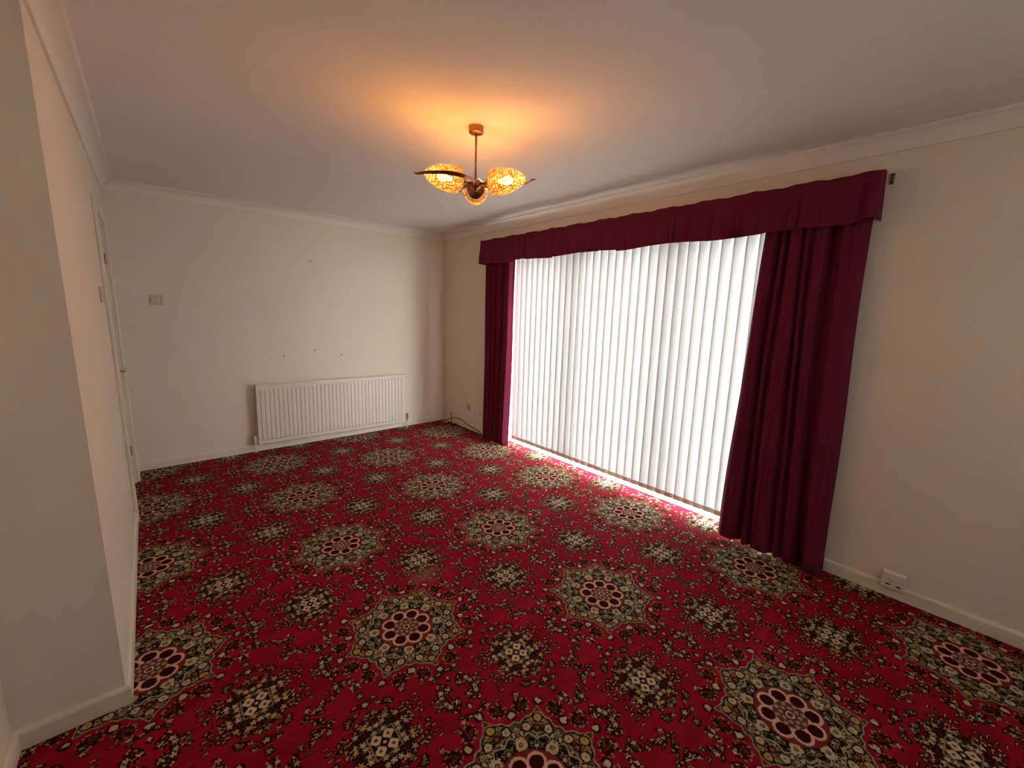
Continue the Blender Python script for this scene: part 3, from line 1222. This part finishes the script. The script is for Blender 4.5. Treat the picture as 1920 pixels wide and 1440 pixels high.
arm_path = bez([(0.008, 0.022, 0.000), (0.045, 0.055, 0.000), (0.115, 0.084, 0.000), (0.20, 0.078, -0.001), (0.27, 0.044, -0.005), (0.315, 0.004, -0.009)], 8)
sm = strip(arm_path, 0.0185, 0.005)
# forked tip
e_ = arm_path[-1]
dr = (arm_path[-1] - arm_path[-2]).normalized()
sd = Vector((-dr.y, dr.x, 0))
for sg in (1, -1):
    sm.tube([tuple(e_ - dr * 0.006), tuple(e_ + dr * 0.010 + sd * (sg * 0.006)), tuple(e_ + dr * 0.016 + sd * (sg * 0.013) + Vector((0, 0, 0.003)))], [0.004, 0.0035, 0.0012], 8)
strip_me = sm.mesh('arm_strip', M_COPPER, False)
cup = MB()
cup.tube([(0.026, 0, 0), (0.072, 0, 0)], 0.0065, 12)
cup.lathe([(0.066, 0.0), (0.066, 0.012), (0.072, 0.024), (0.082, 0.040), (0.094, 0.050), (0.104, 0.053), (0.104, 0.050), (0.094, 0.046), (0.084, 0.036), (0.076, 0.0)], 32, 'x')
cup.lathe([(0.076, 0.013), (0.135, 0.013), (0.136, 0.0)], 16, 'x')
cup_me = cup.mesh('shade_holder', M_COPPER, True)
sh_prof = []
NS = 22
for i in range(NS + 1):
    t = i / NS
    s_ = 0.096 + 0.190 * t
    if t < 0.12:
        rr = 0.0585 + 0.0055 * math.sin(t / 0.12 * PI / 2)
    else:
        q = (t - 0.12) / 0.88
        rr = 0.064 * (1 - q ** 2.1) ** 0.66
    sh_prof.append((s_, max(rr, 0.0015)))
sh = MB().lathe(sh_prof, 60, 'x', (0, 0, 0), lambda i, t: 1 + (0.030 * math.cos(15 * t + PI * (i // 2)) if 1 < i < NS - 1 else 0))
sh.f = [fc for fc in sh.f if len(fc) <= 4]
sh_me = sh.mesh('lamp_shade', M_AMBER, True)
bu = MB().lathe([(0.134, 0.0), (0.135, 0.009), (0.152, 0.011), (0.170, 0.018), (0.186, 0.0205), (0.201, 0.0175), (0.210, 0.010), (0.213, 0.0)], 20, 'x')
bu_me = bu.mesh('bulb', M_BULB, True)
for az in (173.0, -66.0, 53.5):
    for me, nm in ((strip_me, 'arm_strip'), (cup_me, 'shade_holder'), (sh_me, 'lamp_shade'), (bu_me, 'bulb')):
        o = bpy.data.objects.new(nm, me)
        COL.objects.link(o)
        o.parent = lamp
        o.location = (0, 0, zz)
        o.rotation_euler = (0, 0, math.radians(az))
    ld = bpy.data.lights.new('bulb_light', 'POINT')
    ld.energy = LAMP_POWER
    ld.color = (1.0, 0.60, 0.26)
    ld.shadow_soft_size = 0.026
    lo = bpy.data.objects.new('bulb_light', ld)
    COL.objects.link(lo)
    lo.parent = lamp
    lo.location = (0.186 * math.cos(math.radians(az)), 0.186 * math.sin(math.radians(az)), zz)

# ------------------------------------------------------------------ switches and sockets
# plate on the back wall (old switch plate with marks round it)
sw = empty('wall_switch', (-2.834, 0.0, 1.470))
tag(sw, 'grubby two-gang switch plate on the back wall near the door', 'switch')
MB().bevbox(-0.045, 0.045, -0.009, -0.0005, -0.042, 0.042, 0.003).build('plate', M_AGED, sw)
for x in (-0.016, 0.016):
    MB().bevbox(x - 0.006, x + 0.006, -0.013, -0.008, -0.012, 0.012, 0.002).build('rocker', M_PLASTIC, sw)
for x in (-0.034, 0.034):
    MB().lathe([(-0.0098, 0.0035), (-0.0085, 0.0035)], 10, 'y', (x, 0, 0)).build('screw', M_SLOT, sw)
sw = empty('wall_switch', (XL, -1.40, 1.488))
tag(sw, 'pinkish switch plate on the left wall beside the door frame', 'switch')
MB().bevbox(0.0005, 0.009, -0.073, 0.073, -0.043, 0.043, 0.003).build('plate', plain('pinkish_plastic', (0.66, 0.50, 0.42), 0.4), sw)
for y in (-0.035, 0.035):
    MB().bevbox(0.008, 0.013, y - 0.006, y + 0.006, -0.012, 0.012, 0.002).build('rocker', M_PLASTIC, sw)

# surface-mounted socket on the right-hand baseboard
sk = empty('phone_socket', (0.0, -4.532, 0.105))
tag(sk, 'boxy cream twin phone socket mounted on the right baseboard', 'socket')
MB().bevbox(-0.040, -0.0155, -0.047, 0.047, -0.042, 0.046, 0.003).build('back_box', M_PLASTIC, sk)
MB().bevbox(-0.050, -0.039, -0.046, 0.046, 0.003, 0.045, 0.003).build('cover', M_PLASTIC, sk)
MB().bevbox(-0.044, -0.039, -0.046, 0.046, -0.041, 0.000, 0.002).build('front_plate', M_PLASTIC, sk)
for y in (-0.021, 0.021):
    MB().box(-0.0448, -0.0435, y - 0.009, y + 0.009, -0.026, -0.018).build('slot', M_SLOT, sk)
# aerial socket and twin socket by the far corner
sk = empty('aerial_socket', (0.0, -0.566, 0.274))
tag(sk, 'small grey aerial outlet on the wall by the far corner', 'socket')
MB().bevbox(-0.009, -0.0005, -0.036, 0.036, -0.043, 0.043, 0.003).build('plate', M_AGED, sk)
MB().lathe([(-0.018, 0.0), (-0.018, 0.010), (-0.009, 0.011)], 14, 'x', (0, 0, 0.006)).build('aerial_port', M_GREYP, sk)
sk = empty('power_socket', (0.0, -0.735, 0.262))
tag(sk, 'white twin power socket between aerial outlet and burgundy curtain', 'socket')
MB().bevbox(-0.010, -0.0005, -0.073, 0.073, -0.043, 0.043, 0.003).build('plate', M_PLASTIC, sk)
for y in (-0.04, 0.04):
    MB().bevbox(-0.013, -0.009, y - 0.006, y + 0.006, 0.016, 0.034, 0.002).build('rocker', M_PLASTIC, sk)
    pn_ = MB()
    pn_.box(-0.0105, -0.0098, y - 0.002, y + 0.002, -0.004, 0.006)
    pn_.box(-0.0105, -0.0098, y - 0.012, y - 0.006, -0.022, -0.018)
    pn_.box(-0.0105, -0.0098, y + 0.006, y + 0.012, -0.022, -0.018)
    pn_.build('pin_slots', M_SLOT, sk)

# loose aerial lead on the carpet
lead = empty('aerial_lead', (-0.06, -0.25, 0.0))
tag(lead, 'loose black aerial lead lying along the baseboard in the far corner', 'cable')


def L2(x, y, z):
    return (x + 0.06, y + 0.25, z)


pts = bez([L2(-0.06, -0.06, 0.008), L2(-0.05, -0.14, 0.030), L2(-0.035, -0.22, 0.062), L2(-0.028, -0.33, 0.090), L2(-0.026, -0.45, 0.085),
           L2(-0.026, -0.58, 0.062), L2(-0.028, -0.74, 0.040), L2(-0.032, -0.84, 0.022), L2(-0.05, -0.92, 0.006)], 8)
MB().tube(pts, 0.0045, 8).build('wire', M_BLACK, lead, True)
MB().tube([L2(-0.045, -0.235, 0.004), L2(-0.042, -0.235, 0.05), L2(-0.034, -0.225, 0.145)], 0.0042, 8).build('wire_stub', M_BLACK, lead, True)
pg = MB()
pg.lathe([(0.0, 0.006), (0.022, 0.0085), (0.045, 0.0085), (0.050, 0.005), (0.062, 0.004)], 12, 'x', (0, 0, 0))
o = pg.build('aerial_plug', M_PLASTIC, lead, True)
o.location = L2(-0.085, -0.13, 0.010)
o.rotation_euler = (0, 0, math.radians(-70))
pg = MB()
pg.bevbox(-0.035, 0.035, -0.018, 0.018, 0.0, 0.022, 0.005)
o = pg.build('splitter', M_BLACK, lead)
o.location = L2(-0.065, -0.335, 0.001)
o.rotation_euler = (0, 0, math.radians(-70))

# screw holes left in the back wall
for x, z, lab in ((-1.592, 1.903, 'single small screw hole high on the back wall'),
                  (-1.889, 0.949, 'leftmost small screw hole above the radiator'),
                  (-1.597, 0.991, 'middle small screw hole above the radiator'),
                  (-1.323, 0.933, 'rightmost small screw hole above the radiator')):
    o = MB().lathe([(-0.0022, 0.0), (-0.0022, 0.0045), (-0.0004, 0.0065)], 12, 'y').build('wall_plug', M_PLUG)
    o.location = (x, 0, z)
    tag(o, lab, 'wall plug')
